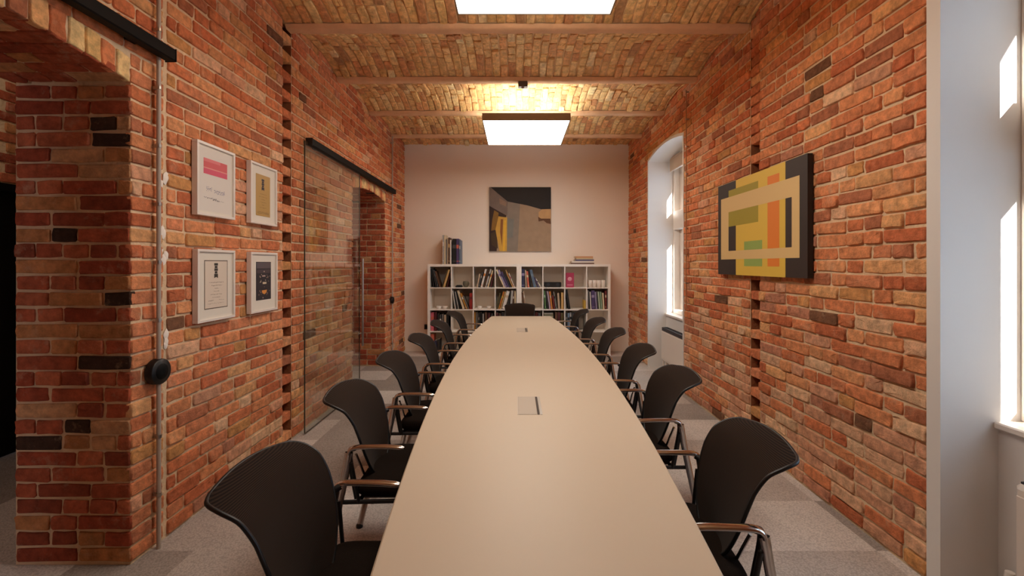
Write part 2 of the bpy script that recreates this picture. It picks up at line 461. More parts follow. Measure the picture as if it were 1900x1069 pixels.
# --- plaster linings of the two window niches, parapets, sills, windows, blinds, radiators
def lining(i, a, b, name):
    mb = MB(); w0 = BAND[i]; m = M['reveal']
    path = [(a, 0)]+[(a+(b-a)*k/24, arch(a+(b-a)*k/24, a, b, WZ, WR)) for k in range(25)]+[(b, 0)]
    outer = [(a-w0, 0)]+[(a-w0+(b-a+2*w0)*k/24, arch(a-w0+(b-a+2*w0)*k/24, a-w0, b+w0, WZ+w0, WR)) for k in range(25)]+[(b+w0, 0)]
    xf = XR-.004
    n = len(path); V = []; F = []
    for (y, z) in path: V += [(xf, y, z), (XO+.004, y, z)]
    for k in range(n-1): F.append((2*k, 2*k+2, 2*k+3, 2*k+1))
    V += [(xf, y, z) for y, z in outer]+[(XR+.02, y, z) for y, z in outer]
    for k in range(n-1):
        F.append((2*k, 2*n+k, 2*n+k+1, 2*k+2)); F.append((2*n+k, 3*n+k, 3*n+k+1, 2*n+k+1))
    mb.add(V, F, m)
    mb.box(2.155, XO, a, b, 0, .735, m)
    return struct(mb.build(name), None, None)
for i, (a, b) in enumerate(WINS):
    lining(i, a, b, 'trim_%d' % (i+1))
    mb = MB(); mb.box(2.130, 2.265, a+.001, b-.001, .737, .768, M['white'], .006)
    mb.box(2.41, XO+.05, a+.001, b-.001, .737, .76, M['steel'], .004)
    sill = mb.build('window_sill')
    w = bpy.data.objects.new('window_%d' % (i+1), None); C.objects.link(w); w['kind'] = 'structure'
    w['label'] = ('white framed arched window at the right edge, nearest the camera', 'white framed arched window in the far niche behind the chairs')[i]
    w['category'] = 'window'
    sill.parent = w
    x0, x1 = 2.255, 2.405
    mb = MB(); W = M['white']
    mb.box(x0, 2.332, a, a+.05, .768, 2.96, W, .004); mb.box(x0, 2.332, b-.05, b, .768, 2.96, W, .004)
    mb.box(2.332, x1, a, a+.27, .768, 2.96, W, .004); mb.box(2.332, x1, b-.27, b, .768, 2.96, W, .004)
    mb.box(x0, x1, a+.05, b-.05, .768, .83, W, .004); mb.box(x0-.02, x1+.02, a+.05, b-.05, 1.955, 2.215, W, .01)
    # arched head piece
    V = []; F = []; ks = 20
    for k in range(ks+1):
        y = a+(b-a)*k/ks; zt = arch(y, a, b, WZ, WR)
        V += [(x0, y, 2.84), (x0, y, zt), (x1, y, 2.84), (x1, y, zt)]
    for k in range(ks):
        p = 4*k; F += [(p, p+4, p+5, p+1), (p+2, p+3, p+7, p+6), (p, p+2, p+6, p+4)]
    mb.add(V, F, W); mb.build('window_frame', w)
    cy = (a+b)/2
    mb = MB(); mb.box(x0+.08, x1-.004, cy-.045, cy+.045, .83, 1.955, W, .004); mb.box(x0+.08, x1-.004, cy-.035, cy+.035, 2.215, 2.84, W, .004); mb.build('mullion', w)
    for (p, q) in ((a+.27, cy-.045), (cy+.045, b-.27)):
        for (zz0, zz1) in ((.83, 1.955), (2.215, 2.84)):
            mb = MB(); mb.box(x0+.120, x0+.126, p, q, zz0, zz1, M['glass']); mb.build('pane', w)
    # handle on the lower sash
    mb = MB(); mb.lathe([(.012, 0), (.012, -.03)], (x0+.082, cy, 1.35), M['steel'], 12, 'x'); mb.tube([(x0+.05, cy, 1.35), (x0+.05, cy, 1.24)], .008, M['steel'], 8); mb.build('handle', w)
    # blind
    t = thing('roller_blind', ('beige roller blind rolled up at the head of the near window', 'beige roller blind pulled down a little at the head of the far arched window')[i], 'blind', (2.20, cy, 2.77), 0, 'roller blinds in the windows')
    mb = MB(); mb.box(-.004, .0, -(b-a)/2+.03, (b-a)/2-.03, .012, .20, M['blindm']); mb.build('blind_fabric', t)
    mb = MB(); mb.tube([(0, -(b-a)/2+.02, .185), (0, (b-a)/2-.02, .185)], .018, M['blindm'], 14); mb.build('roller', t)
    mb = MB(); mb.box(-.010, .006, -(b-a)/2+.03, (b-a)/2-.03, 0, .016, M['white'], .003); mb.build('bottom_rail', t)
    # radiator
    t = thing('radiator', ('white panel radiator at the right edge below the near window', 'white panel radiator with dark top grille below the far window')[i], 'radiator', (2.085, cy, 0), 0, 'panel radiators below the windows')
    hw = .53 if i == 0 else .55
    mb = MB(); mb.box(-.045, .045, -hw, hw, .11, .585, W, .03)
    mb.box(-.051, -.046, -hw+.03, hw-.03, .16, .53, W, .002)
    mb.build('panel', t)
    mb = MB()
    for k in range(36):
        y = -hw+.06+k*(2*hw-.12)/35; mb.box(-.03, .03, y-.004, y+.004, .584, .592, M['grille'])
    mb.box(-.042, .030, -hw+.04, hw-.04, .582, .590, M['grille']); 
    if i: mb.box(-.0475, -.040, -hw+.04, hw-.04, .545, .590, M['grille'])
    mb.build('top_grille', t)
    for sy in (-1, 1):
        mb = MB(); mb.box(-.03, .03, sy*(hw-.12)-.015, sy*(hw-.12)+.015, 0, .112, W, .004); mb.build('foot', t)
    mb = MB(); mb.tube([(0, hw-.03, .14), (0, hw+.03, .14), (0, hw+.04, .10), (0, hw+.04, 0.0)], .009, W, 10)
    mb.lathe([(.018, 0), (.02, .02), (.016, .05)], (0, hw+.04, .12), W, 14); mb.build('valve', t)

# --- back wall, rear wall, floor, ceiling, corridor
mb = MB()
mb.box(XL-.05, XR+.05, YB, YB+.3, 0, ZT, M['plaster'])
struct(mb.build('wall_back'), 'smooth off-white plaster wall at the far end', 'wall')
mb = MB(); mb.box(-4.3, XO, YR-.25, YR, 0, ZT, M['rear']); struct(mb.build('wall_rear'))
mb = MB(); mb.box(-4.3, XO+.0, YR-.2, YB+.25, -.1, 0, M['carpet']); struct(mb.build('floor'), 'grey-brown carpet tile floor', 'floor')
mb = MB()
BEAMS = [3.82+1.07*k for k in range(-6, 5)]; BZ = 3.392
def vz(y):
    k = math.floor((y-3.82)/1.07); t = (y-3.82)/1.07-k
    return BZ+.008+.40*.26*4*t*(1-t)
lay(mb, lambda u, v, d: (v, u, vz(u)-d), YR+.3, YB-.003, XL-.0, XR+.0, CEILC, 77, lambda vc: [(y-.055, y+.055) for y in BEAMS], headers=.75, rough=1.7, jd=.007)
V = []; F = []; ny = 150
for k in range(ny+1):
    y = YR+(YB+.1-YR)*k/ny; z = vz(y)+.010
    V += [(XL-.02, y, z), (XR+.02, y, z)]
for k in range(ny): F.append((2*k, 2*k+1, 2*k+3, 2*k+2))
mb.add(V, F, M['ceil_mortar'])
rng = random.Random(9)
for y in BEAMS[:-1]:
    if y < YR+.1: continue
    n = 40; V = []; F = []
    for k in range(n+1):
        x = XL+(XR-XL)*k/n; w = .05+rng.uniform(-.006, .006); dz = rng.uniform(-.003, .003)
        V += [(x, y-w-.01, BZ+.03), (x, y-w, BZ+.002+dz), (x, y-w+.012, BZ-.006+dz), (x, y+w-.012, BZ-.006+dz), (x, y+w, BZ+.002+dz), (x, y+w+.01, BZ+.03)]
    for k in range(n):
        for q in range(5): F.append((6*k+q, 6*k+6+q, 6*k+7+q, 6*k+q+1))
    mb.add(V, F, M['beam'], (.99, .99, .99), smooth=True)
mb.box(-4.3, XO, YR-.2, YB+.25, 3.62, 3.80, M['ceil_mortar'])
struct(mb.build('ceiling'), 'shallow brick vaults between plastered steel beams', 'ceiling')
# corridor beyond the left wall
mb = MB()
XC = -3.85
mb.box(XC-.25, XC-.012, YR, YB+.2, 2.08, ZT, M['mortar']); mb.box(XC-.25, XC-.012, YR, 2.6, 0, 2.08, M['mortar']); mb.box(XC-.25, XC-.012, 4.2, YB+.2, 0, 2.08, M['mortar'])
def exC(vc):
    k = int((vc-2.08)/COURSE)
    return [(3.36, 3.50)] if k % 2 else []
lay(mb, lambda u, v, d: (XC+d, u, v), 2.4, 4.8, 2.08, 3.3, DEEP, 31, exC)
struct(mb.build('wall_corridor'))
mb = MB(); mb.box(-4.1, XL-WT, YB, YB+.25, 0, ZT, M['rear']); struct(mb.build('wall_corridor_end'))
d = bpy.data.objects.new('door_1', None); C.objects.link(d); d['kind'] = 'structure'; d['label'] = 'black door in the dark corridor at the left edge'; d['category'] = 'door'
mb = MB(); mb.box(XC-.09, XC-.05, 2.66, 4.14, .005, 2.02, M['blackmetal'], .004); mb.build('door_leaf', d)
mb = MB(); mb.box(XC-.10, XC+.005, 2.60, 2.66, 0, 2.08, M['blackmetal'], .004); mb.box(XC-.10, XC+.005, 4.14, 4.20, 0, 2.08, M['blackmetal'], .004); mb.box(XC-.10, XC+.005, 2.66, 4.14, 2.02, 2.08, M['blackmetal'], .004); mb.build('door_frame', d)

# ------------------------------------------------------------------ boat-shaped meeting table
TX, TY0, TY1 = .073, 1.05, 6.49
def hw(y): return .556-.0196*(y-3.77)**2
t = thing('conference_table', 'long white boat-shaped meeting table down the middle of the room', 'table', (TX, 3.77, 0))
pts = []
def corner(cx, cy, r, a0, a1): return [(cx+r*math.cos(a0+(a1-a0)*k/6), cy+r*math.sin(a0+(a1-a0)*k/6)) for k in range(7)]
h1 = hw(TY1); rr = .035; y0, y1 = TY0-3.77, TY1-3.77
pts += [(hw(3.77+y), y) for y in np.linspace(y0+rr, y1-rr, 48)]
pts += corner(h1-rr, y1-rr, rr, .12, PI/2)[1:]
pts += [(-p[0], p[1]) for p in pts[::-1]]
half = [p for p in pts if p[1] > y0+rr*1.01]
low = corner(h1-rr, y0+rr, rr, 0, -PI/2)
# assemble a clean counter-clockwise outline
right = [(hw(3.77+y), y) for y in np.linspace(y0+rr, y1-rr, 48)]
top = corner(h1-rr, y1-rr, rr, .1, PI/2)[1:]; top_l = [(-p[0], p[1]) for p in top[::-1]]
left = [(-p[0], p[1]) for p in right[::-1]]
bl = [(-p[0], p[1]) for p in low[1:]]; br = low[1:][::-1]
outl = right+top+top_l+left+bl+br
mb = MB(); n = len(outl)
def ring(s_, z): return [((x-0)*(1-s_/max(.01, abs(x)+.0001)) if abs(x) > .01 else x, y*(1-s_/2.7), z) for x, y in outl]
A = ring(0, .714); B_ = ring(0, .7365); T_ = ring(.004, .740); U = ring(.003, .711)
V = A+B_+T_+U
F = []; 
for k in range(n):
    q = (k+1) % n
    F += [(k, q, n+q, n+k), (3*n+k, 3*n+q, q, k)]
mb.add(V, F, M['tedge'])
mb.add(B_+T_, [(k, (k+1) % n, n+(k+1) % n, n+k) for k in range(n)], M['table'])
mb.add(T_, [tuple(range(n))], M['table']); mb.add(U, [tuple(range(n))[::-1]], M['tedge'])
mb.build('tabletop', t)
mb = MB(); mb.box(-.20, .20, -2.2, 2.2, .66, .7105, M['blackmetal'], .004); mb.build('under_frame', t)
for k, y in enumerate((-2.0, 0, 2.0)):
    mb = MB(); mb.box(-.15, .15, y-.03, y+.03, .02, .66, M['white'], .006); mb.box(-.19, .19, y-.05, y+.05, 0, .02, M['steel'], .004); mb.build('leg', t)
def flap(y0, y1, lab):
    q = thing('table_socket', lab, 'power socket', (TX, (y0+y1)/2, .740), 0, 'flap sockets let into the tabletop'); h = (y1-y0)/2
    mb = MB(); mb.box(-.060, .030, -h, h, 0, .0022, M['plate'], .001); mb.build('flap', q)
    mb = MB(); mb.box(.032, .043, -h, h, 0, .0012, M['dark']); mb.build('cable_slot', q)
    mb = MB(); mb.box(.044, .057, -h, h, 0, .0020, M['steel'], .0008); mb.box(-.064, -.061, -h, h, 0, .0014, M['tedge']); mb.build('rim', q)
flap(2.245, 2.545, 'pale flap socket with a dark slot in the near part of the tabletop')
flap(4.98, 5.28, 'small flap socket at the far end of the tabletop')

# ------------------------------------------------------------------ chairs
def catmull(p, n=6):
    out = []
    for i in range(len(p)-1):
        a = p[max(i-1, 0)]; b = p[i]; c = p[i+1]; d = p[min(i+2, len(p)-1)]
        for k in range(n):
            t = k/n
            out.append(tuple(.5*((2*b[j])+(-a[j]+c[j])*t+(2*a[j]-5*b[j]+4*c[j]-d[j])*t*t+(-a[j]+3*b[j]-3*c[j]+d[j])*t**3) for j in range(len(b))))
    out.append(tuple(p[-1])); return out

def make_chair():
    t = thing('conference_chair', 'x', 'chair', group='black mesh-back chairs around the table')
    prof = catmull([(-.205, .475, .105), (-.212, .52, .148), (-.226, .60, .190), (-.246, .68, .209), (-.272, .755, .218), (-.302, .806, .224), (-.345, .840, .226), (-.385, .857, .211), (-.405, .863, .172)], 4)
    nt_ = 14; V = []; n = len(prof)
    def pt(i, k, off):
        x, z, w = prof[i]; s = -1+2*k/nt_
        xx, zz, _ = prof[max(i-1, 0)]; x2, z2, _ = prof[min(i+1, n-1)]
        tx, tz = x2-xx, z2-zz; L = math.hypot(tx, tz); nx, nz = tz/L, -tx/L
        bow = .030*s*s*(1-max(0, (z-.74)/.12)*.5)
        ext = 1 - .03*s*s*max(0, (z-.80)/.06)
        return (x+bow+nx*off, s*w*1.0, z*1.0-.016*s*s*max(0, (z-.80)/.06)+nz*off)
    def grid(off): return [pt(i, k, off) for i in range(n) for k in range(nt_+1)]
    V = grid(.004)+grid(-.004); N = n*(nt_+1); F = []
    for i in range(n-1):
        for k in range(nt_):
            a = i*(nt_+1)+k; F.append((a, a+1, a+nt_+2, a+nt_+1)); F.append((N+a, N+a+nt_+1, N+a+nt_+2, N+a+1))
    mb = MB(); mb.add(V, F, M['mesh'], smooth=True); mb.build('backrest', t)
    rim = [pt(i, nt_, 0) for i in range(n)]+[pt(n-1, k, 0) for k in range(nt_-1, 0, -1)]+[pt(i, 0, 0) for i in range(n-1, -1, -1)]+[pt(0, k, 0) for k in range(1, nt_)]
    mb = MB(); mb.tube(rim+[rim[0]], .0062, M['black'], 8, cap=False)
    mb.build('back_frame', t)
    # seat cushion
    mb = MB(); V = []; F = []; nu, nv = 20, 8
    def se(a, hx, hy, p=.3):
        c, s = math.cos(a), math.sin(a)
        return (hx*math.copysign(abs(c)**p, c), hy*math.copysign(abs(s)**p, s))
    lay_ = [(.425, .93), (.432, .985), (.445, 1.0), (.462, .99), (.474, .955), (.480, .88), (.482, .6), (.483, .0)]
    ns = 40
    for z, k in lay_:
        for q in range(ns):
            x, y = se(2*PI*q/ns, .245*max(k, .001), .256*max(k, .001), .28)
            V.append((x+.012, y, z + .006 - (.02*max(0, (x-.12)/.115)**2 if z > .44 else 0) - .012*max(0, 1-(x*x+y*y)/.04)*(z > .46)))
    for i in range(len(lay_)-1):
        for q in range(ns): F.append((i*ns+q, i*ns+(q+1) % ns, (i+1)*ns+(q+1) % ns, (i+1)*ns+q))
    F.append(tuple(range(ns))[::-1])
    mb.add(V, F, M['seat'], smooth=True); mb.build('seat', t)
    mb = MB(); mb.box(-.20, .22, -.21, .21, .408, .427, M['black'], .006)
    for s in (-1, 1): mb.tube([(-.27, s*.262, .418), (.23, s*.24, .418)], .010, M['black'], 8)
    mb.tube([(-.20, -.262, .418), (-.20, .262, .418)], .010, M['black'], 8)
    mb.tube([(.17, -.25, .410), (.17, .25, .410)], .010, M['black'], 8)
    mb.build('seat_frame', t)
    for s in (-1, 1):
        y = s*.280
        arm = catmull([(.005, y, .664), (-.06, y, .669), (-.14, y, .670), (-.19, y, .669), (-.216, y, .665), (-.230, y, .655), (-.236, y, .640)], 5)
        rad = [.009, .015]+[.018]*(len(arm)-2)
        mb = MB(); mb.tube(arm, rad, M['chrome'], 14, flat=.52)
        a = mb.build('armrest', t)
        mb = MB(); mb.tube(catmull([(-.215, y*.97, .660), (-.238, y*.90, .645), (-.250, y*.83, .60), (-.236, y*.80, .50), (-.220, y*.80, .418)], 4), [.014]*4+[.013]*13, M['black'], 10, flat=.85)
        mb.build('arm_bracket', a)
        mb = MB(); mb.tube(catmull([(-.236, y, .645), (-.244, y, .60), (-.262, y, .50), (-.312, y, .27), (-.375, y, .012)], 5), [.0175]*5+[.0165]*16, M['chrome'], 12, flat=.62)
        lg = mb.build('leg', t)
        mb = MB(); mb.lathe([(.018, 0), (.019, .014), (.014, .022)], (-.376, y, 0), M['black'], 12); mb.build('foot_cap', lg)
        mb = MB(); mb.tube([(.165, s*.245, .415), (.175, s*.252, .30), (.205, s*.262, .012)], .0115, M['chrome'], 12)
        lg = mb.build('leg', t)
        mb = MB(); mb.lathe([(.015, 0), (.016, .014), (.012, .022)], (.206, s*.262, 0), M['black'], 12); mb.build('foot_cap', lg)
        mb = MB(); mb.tube(catmull([(-.175, s*.105, .435), (-.215, s*.125, .475), (-.226, s*.16, .54), (-.236, s*.19, .60)], 4), .006, M['chrome'], 8); mb.build('back_strut', t)
        mb = MB(); mb.tube([(-.20, s*.262, .418), (-.225, s*.283, .60)], .008, M['black'], 8); mb.build('side_strut', t)
    return t
left_c = [(-.432, 1.412), (-.495, 2.31), (-.50, 3.13), (-.495, 3.99), (-.49, 4.96), (-.455, 5.92)]
right_c = [(.53, 1.695), (.60, 2.65), (.605, 3.46), (.605, 4.37), (.58, 5.20), (.555, 6.20)]
ordn = ['nearest the camera, first', 'second', 'third', 'fourth', 'fifth', 'sixth, farthest from the camera,']
proto = make_chair(); first = True
jr = random.Random(3)
for side, lst in (('left', left_c), ('right', right_c)):
    for i, (x, y) in enumerate(lst):
        o = proto if first else copy_tree(proto); first = False
        o.location = (x, y, 0); o.rotation_euler = (0, 0, (0 if side == 'left' else PI)+math.radians(jr.uniform(-3, 3)))
        o['label'] = 'black mesh-back chair, %s along the %s side of the table' % (ordn[i], side)
o = copy_tree(proto); o.location = (.062, 6.74, 0); o.rotation_euler = (0, 0, -PI/2)
o['label'] = 'black mesh-back chair at the far head of the table, before the bookshelves'

# ------------------------------------------------------------------ cube shelves and what stands on them
SY0, SY1 = 7.425, 7.815
UW = 1.468; UX = [-1.416, .052]
for i in (0, 1):
    t = thing('cube_bookshelf', ('left', 'right')[i]+' white open cube bookshelf against the far wall', 'bookshelf', (UX[i], SY0, 0), 0, 'white cube bookshelves at the far wall')
    w = M['shelfwhite']; D = SY1-SY0
    for (x0, x1) in ((0, .04), (UW-.04, UW)):
        mb = MB(); mb.box(x0, x1, 0, D, .0, 1.468, w, .0015); mb.build('side_panel', t)
    for (z0, z1) in ((0, .04), (1.428, 1.468)):
        mb = MB(); mb.box(.04, UW-.04, 0, D, z0, z1, w, .0015); mb.build('top_panel' if z0 > 1 else 'bottom_panel', t)
    for k in range(1, 4):
        z = .04+k*.335+(k-1)*.016
        mb = MB(); mb.box(.04, UW-.04, .003, D-.002, z, z+.016, w, .001); mb.build('shelf', t)
    for k in range(1, 4):
        x = .04+k*.335+(k-1)*.016
        for r in range(4):
            z = .04+r*.351
            mb = MB(); mb.box(x, x+.016, .003, D-.002, z, z+.335, w, .001); mb.build('divider', t)

def cell(c, r):
    """left x and floor z of a compartment (c from the left 0-7, r from the top 0-3)"""
    u, k = divmod(c, 4)
    return UX[u]+.04+k*.351, 1.428-.335-r*.351
cn = ['first', 'second', 'third', 'fourth', 'fifth', 'sixth', 'seventh', 'eighth']; rn = ['top', 'second', 'third', 'bottom']
COL = {'charcoal': (44, 42, 42), 'black': (18, 16, 16), 'olive': (92, 78, 44), 'tan': (206, 166, 106), 'brown': (94, 62, 42), 'grey': (120, 114, 108), 'white': (222, 212, 202),
       'cream': (226, 206, 172), 'orange': (208, 124, 52), 'lavender': (146, 134, 166), 'purple': (78, 62, 104), 'magenta': (168, 52, 96), 'coral': (206, 104, 84), 'beige': (190, 164, 136),
       'slate blue': (92, 108, 128), 'green': (88, 118, 70), 'lilac': (176, 150, 160), 'dark red': (110, 34, 30), 'red': (150, 38, 30), 'mint': (160, 186, 156), 'pale green': (184, 196, 168),
       'yellow': (214, 176, 72), 'pink': (214, 104, 122), 'navy': (46, 48, 78), 'dark grey': (74, 72, 72), 'pale grey': (176, 170, 164), 'maroon': (84, 30, 34), 'amber': (190, 130, 50), 'steel blue': (110, 130, 150)}
BM = {}
def book_mesh(th, h, dp, color, band):
    """spine towards -y, origin at the lower left front corner"""
    mb = MB(); m = cmat(COL[color], .55); c = .0025
    mb.box(0, c, 0, dp, 0, h, m, .0008); mb.box(th-c, th, 0, dp, 0, h, m, .0008)
    mb.box(0, th, -.001, c, 0, h, m, .0012)
    mb.box(c, th-c, c, dp-.004, .003, h-.003, M['pages'])
    if band:
        bm = cmat(COL[band], .5); z = h*.62
        mb.box(.001, th-.001, -.0018, 0, z, z+h*.14, bm); mb.box(.001, th-.001, -.0018, 0, h*.1, h*.13, bm)
    return mb
def quad2(x, th, h, deg):
    a = math.radians(deg); ca, sa = math.cos(a), math.sin(a); z = th*sa if a > 0 else 0
    return [(x, z), (x+th*ca, z-th*sa), (x+th*ca+h*sa, z-th*sa+h*ca), (x+h*sa, z+h*ca)]
def hit(A, B, eps=.0012):
    for P_ in (A, B):
        for k in range(4):
            ex, ez = P_[(k+1) % 4][0]-P_[k][0], P_[(k+1) % 4][1]-P_[k][1]; L = math.hypot(ex, ez); nx, nz = ez/L, -ex/L
            pa = [p[0]*nx+p[1]*nz for p in A]; pb = [p[0]*nx+p[1]*nz for p in B]
            if max(pa) < min(pb)+(-eps if False else 0)-0 or max(pb) < min(pa): return False
    return True
def books(c, r, specs):
    """specs: (start fraction, thickness, height, lean degrees (+ leans right), colour, band)"""
    cx, cz = cell(c, r); W_ = .335; sc_ = 1.0
    for _ in range(30):
        placed = []; ok = True
        for (fx, th, h, lean, color, band) in specs:
            x = fx*W_; th2 = th*sc_; hh = min(h, .312)
            while True:
                q = quad2(x, th2, hh, lean)
                if min(p[0] for p in q) >= .002 and not any(hit([(p[0]-.0012, p[1]) for p in q], pq) for pq in (z_[0] for z_ in placed)): break
                x += .0015
            if max(p[0] for p in q) > W_-.002: ok = False
            placed.append((q, x, th2, hh, lean, color, band))
        if ok: break
        sc_ *= .95
        if sc_ < .8: specs = [(max(0, fx-.02), th, h-.002, lean*.94, c1, b1) for fx, th, h, lean, c1, b1 in specs]
    rg = random.Random(c*10+r)
    for (q, x, th, h, lean, color, band) in placed:
        dp = rg.uniform(.19, .24); o = book_mesh(th, h, dp, color, band).build('book')
        a = math.radians(lean); z = cz+.0006+(th*math.sin(a) if a > 0 else 0)
        o.rotation_euler = (0, a, 0); o.location = (cx+x, SY0+rg.uniform(.02, .05), z)
        ln = 'upright' if abs(lean) < 3 else ('leaning right' if lean > 0 else 'leaning left')
        th_w = 'thick ' if th > .034 else ('thin ' if th < .016 else '')
        tag(o, '%s%s book%s %s, %s compartment, %s row' % (th_w, color, (' with %s bands' % band) if band else '', ln, cn[c], rn[r]), 'book',
            'books in the %s compartment of the %s row' % (cn[c], rn[r]))
def misc(name, mb, label, cat, loc, group=None):
    o = mb.build(name); o.location = loc; return tag(o, label, cat, group)

books(0, 0, [(.02, .028, .30, -9, 'black', None), (.12, .020, .31, -13, 'charcoal', None), (.20, .022, .29, -15, 'dark grey', 'grey'), (.30, .026, .27, -17, 'brown', None), (.57, .014, .29, 18, 'olive', None), (.63, .038, .295, 18, 'tan', None), (.80, .016, .24, 14, 'maroon', None)])
books(2, 0, [(.12, .022, .22, 12, 'beige', None), (.20, .020, .25, 14, 'dark grey', 'pale grey'), (.32, .030, .30, 14, 'white', 'orange'), (.46, .014, .28, 15, 'brown', None), (.53, .026, .30, 16, 'pale grey', 'black'), (.64, .022, .28, 16, 'cream', 'orange'), (.78, .018, .22, 14, 'maroon', None)])
books(3, 0, [(.36, .022, .31, -24, 'cream', 'lavender'), (.44, .030, .30, -24, 'lavender', 'purple'), (.56, .026, .27, -25, 'purple', 'navy'), (.66, .022, .25, -26, 'charcoal', None), (.80, .012, .30, -22, 'tan', 'orange'), (.87, .014, .24, -21, 'white', 'magenta')])
books(4, 0, [(.01, .050, .30, 0, 'navy', 'lavender'), (.18, .020, .28, -2, 'beige', None), (.29, .028, .26, -5, 'coral', 'cream'), (.41, .022, .29, -8, 'black', None), (.53, .042, .29, -14, 'slate blue', 'steel blue'), (.73, .012, .17, -22, 'purple', None), (.88, .014, .15, -30, 'white', 'black')])
books(1, 1, [(.05, .014, .30, -8, 'white', None), (.13, .018, .29, -10, 'charcoal', None), (.20, .014, .29, -11, 'pale grey', None), (.29, .020, .30, -14, 'black', None), (.42, .034, .31, -17, 'cream', None), (.60, .022, .27, -21, 'amber', 'white'), (.72, .014, .23, -23, 'grey', None), (.84, .045, .26, 0, 'red', 'dark red')])
books(3, 1, [(.04, .020, .26, 10, 'olive', None), (.12, .022, .29, 16, 'orange', 'yellow'), (.21, .016, .29, 16, 'tan', None), (.30, .050, .30, 15, 'white', 'beige'), (.50, .018, .30, 10, 'charcoal', None), (.64, .032, .30, 4, 'pale grey', None), (.80, .018, .27, 3, 'brown', 'white'), (.90, .024, .30, 0, 'cream', None)])
books(4, 1, [(.06, .020, .27, -6, 'brown', None), (.19, .016, .30, -10, 'beige', 'white')])
books(5, 1, [(.04, .026, .30, -4, 'green', 'mint'), (.14, .022, .30, -6, 'charcoal', None), (.27, .026, .29, -8, 'lilac', None), (.38, .026, .29, -7, 'orange', 'beige'), (.50, .024, .22, -7, 'dark red', None), (.60, .022, .28, -9, 'grey', 'black'), (.72, .030, .26, -4, 'beige', None), (.86, .036, .27, 0, 'tan', None)])
books(6, 1, [(.10, .036, .31, -9, 'black', None), (.93, .018, .14, 0, 'yellow', None)])
books(7, 1, [(.01, .020, .30, 0, 'pale grey', None), (.08, .014, .29, 0, 'charcoal', None), (.14, .020, .28, -3, 'white', None), (.22, .050, .30, -2, 'purple', 'lavender'), (.40, .024, .28, -4, 'lavender', None), (.50, .018, .29, -6, 'dark grey', None), (.59, .024, .28, -5, 'pale green', None), (.69, .016, .28, -4, 'mint', None), (.77, .024, .26, -3, 'cream', None), (.87, .028, .30, 0, 'dark red', 'beige')])
books(0, 2, [(.02, .052, .30, 0, 'pink', 'coral'), (.22, .030, .30, 0, 'maroon', None), (.34, .028, .28, 0, 'charcoal', None), (.45, .026, .26, 0, 'dark grey', 'white'), (.56, .028, .27, 0, 'grey', None), (.67, .032, .26, 0, 'beige', None), (.80, .030, .29, 0, 'black', None)])
books(2, 2, [(.02, .018, .30, 0, 'amber', None), (.09, .030, .30, 0, 'grey', None), (.20, .026, .29, 0, 'charcoal', 'grey'), (.30, .028, .30, 0, 'black', None), (.42, .020, .28, 0, 'pale grey', None), (.52, .040, .30, 0, 'brown', None), (.67, .040, .29, 0, 'maroon', None), (.82, .030, .28, 0, 'dark grey', None)])
books(3, 2, [(.02, .036, .29, 0, 'maroon', None), (.15, .034, .28, 0, 'brown', None), (.28, .040, .30, 0, 'charcoal', None), (.42, .036, .28, 0, 'grey', None), (.56, .040, .29, 0, 'black', None)])
books(4, 2, [(.40, .036, .29, 0, 'charcoal', None), (.53, .040, .28, 0, 'brown', None), (.67, .040, .30, 0, 'maroon', None), (.81, .036, .29, 0, 'dark grey', None)])
books(5, 2, [(.56, .040, .30, 0, 'brown', None), (.70, .040, .30, 0, 'maroon', None), (.84, .040, .29, 0, 'olive', None)])
books(6, 2, [(.02, .028, .30, 0, 'charcoal', 'grey'), (.12, .030, .29, 0, 'steel blue', 'charcoal'), (.23, .026, .30, 0, 'pale grey', 'black'), (.33, .030, .30, 0, 'dark grey', 'steel blue'), (.44, .034, .29, 0, 'navy', None), (.56, .030, .28, 0, 'black', None)])
books(0, 3, [(.02, .050, .30, 0, 'coral', None), (.2, .040, .20, 0, 'navy', None), (.34, .036, .22, 0, 'charcoal', None)])

# small things in the compartments
cx, cz = cell(1, 0)
mb = MB(); mb.box(-.055, .055, -.06, .06, 0, .028, M['black'], .010); mb.box(-.04, .04, -.045, .045, .028, .036, M['black'], .004)
misc('stapler_case', mb, 'low black flat case beside the round bowl, second compartment, top row', 'case', (cx+.105, SY0+.10, cz))
mb = MB(); mb.lathe([(.022, 0), (.040, .018), (.052, .05), (.050, .082), (.044, .098), (.040, .098), (.044, .08), (.045, .05), (.0, .02)], (0, 0, 0), cmat((104, 98, 80), .5), 24)
misc('bowl', mb, 'round grey-green bowl in the second compartment from left, top row', 'bowl', (cx+.215, SY0+.11, cz))
cx, cz = cell(5, 0)
mb = MB(); mb.box(-.135, .135, 0, .15, .006, .082, M['black'], .006)
for k in range(2): mb.lathe([(.026, -.003), (.022, -.001), (.006, .002)], (-.075+k*.15, .001, .045), M['grille'], 20, 'y')
for sx in (-.11, .11): mb.box(sx-.012, sx+.012, .02, .04, 0, .006, M['black'])
misc('compact_radio', mb, 'low black box with two round dials in the sixth compartment, top row', 'device', (cx+.158, SY0+.06, cz))
cx, cz = cell(6, 0)
mb = MB(); mb.box(0, .13, 0, .03, 0, .235, cmat((172, 52, 84), .5), .002)
mb.lathe([(.034, -.0012), (.030, -.0025), (0, -.0025)], (.062, 0, .135), cmat((222, 150, 158), .5), 24, 'y')
mb.box(.02, .11, -.001, 0, .03, .05, cmat((206, 120, 140), .5))
misc('gift_box', mb, 'magenta box with a pale round dot, seventh compartment of the top row', 'box', (cx+.015, SY0+.05, cz))
cx, cz = cell(7, 0)
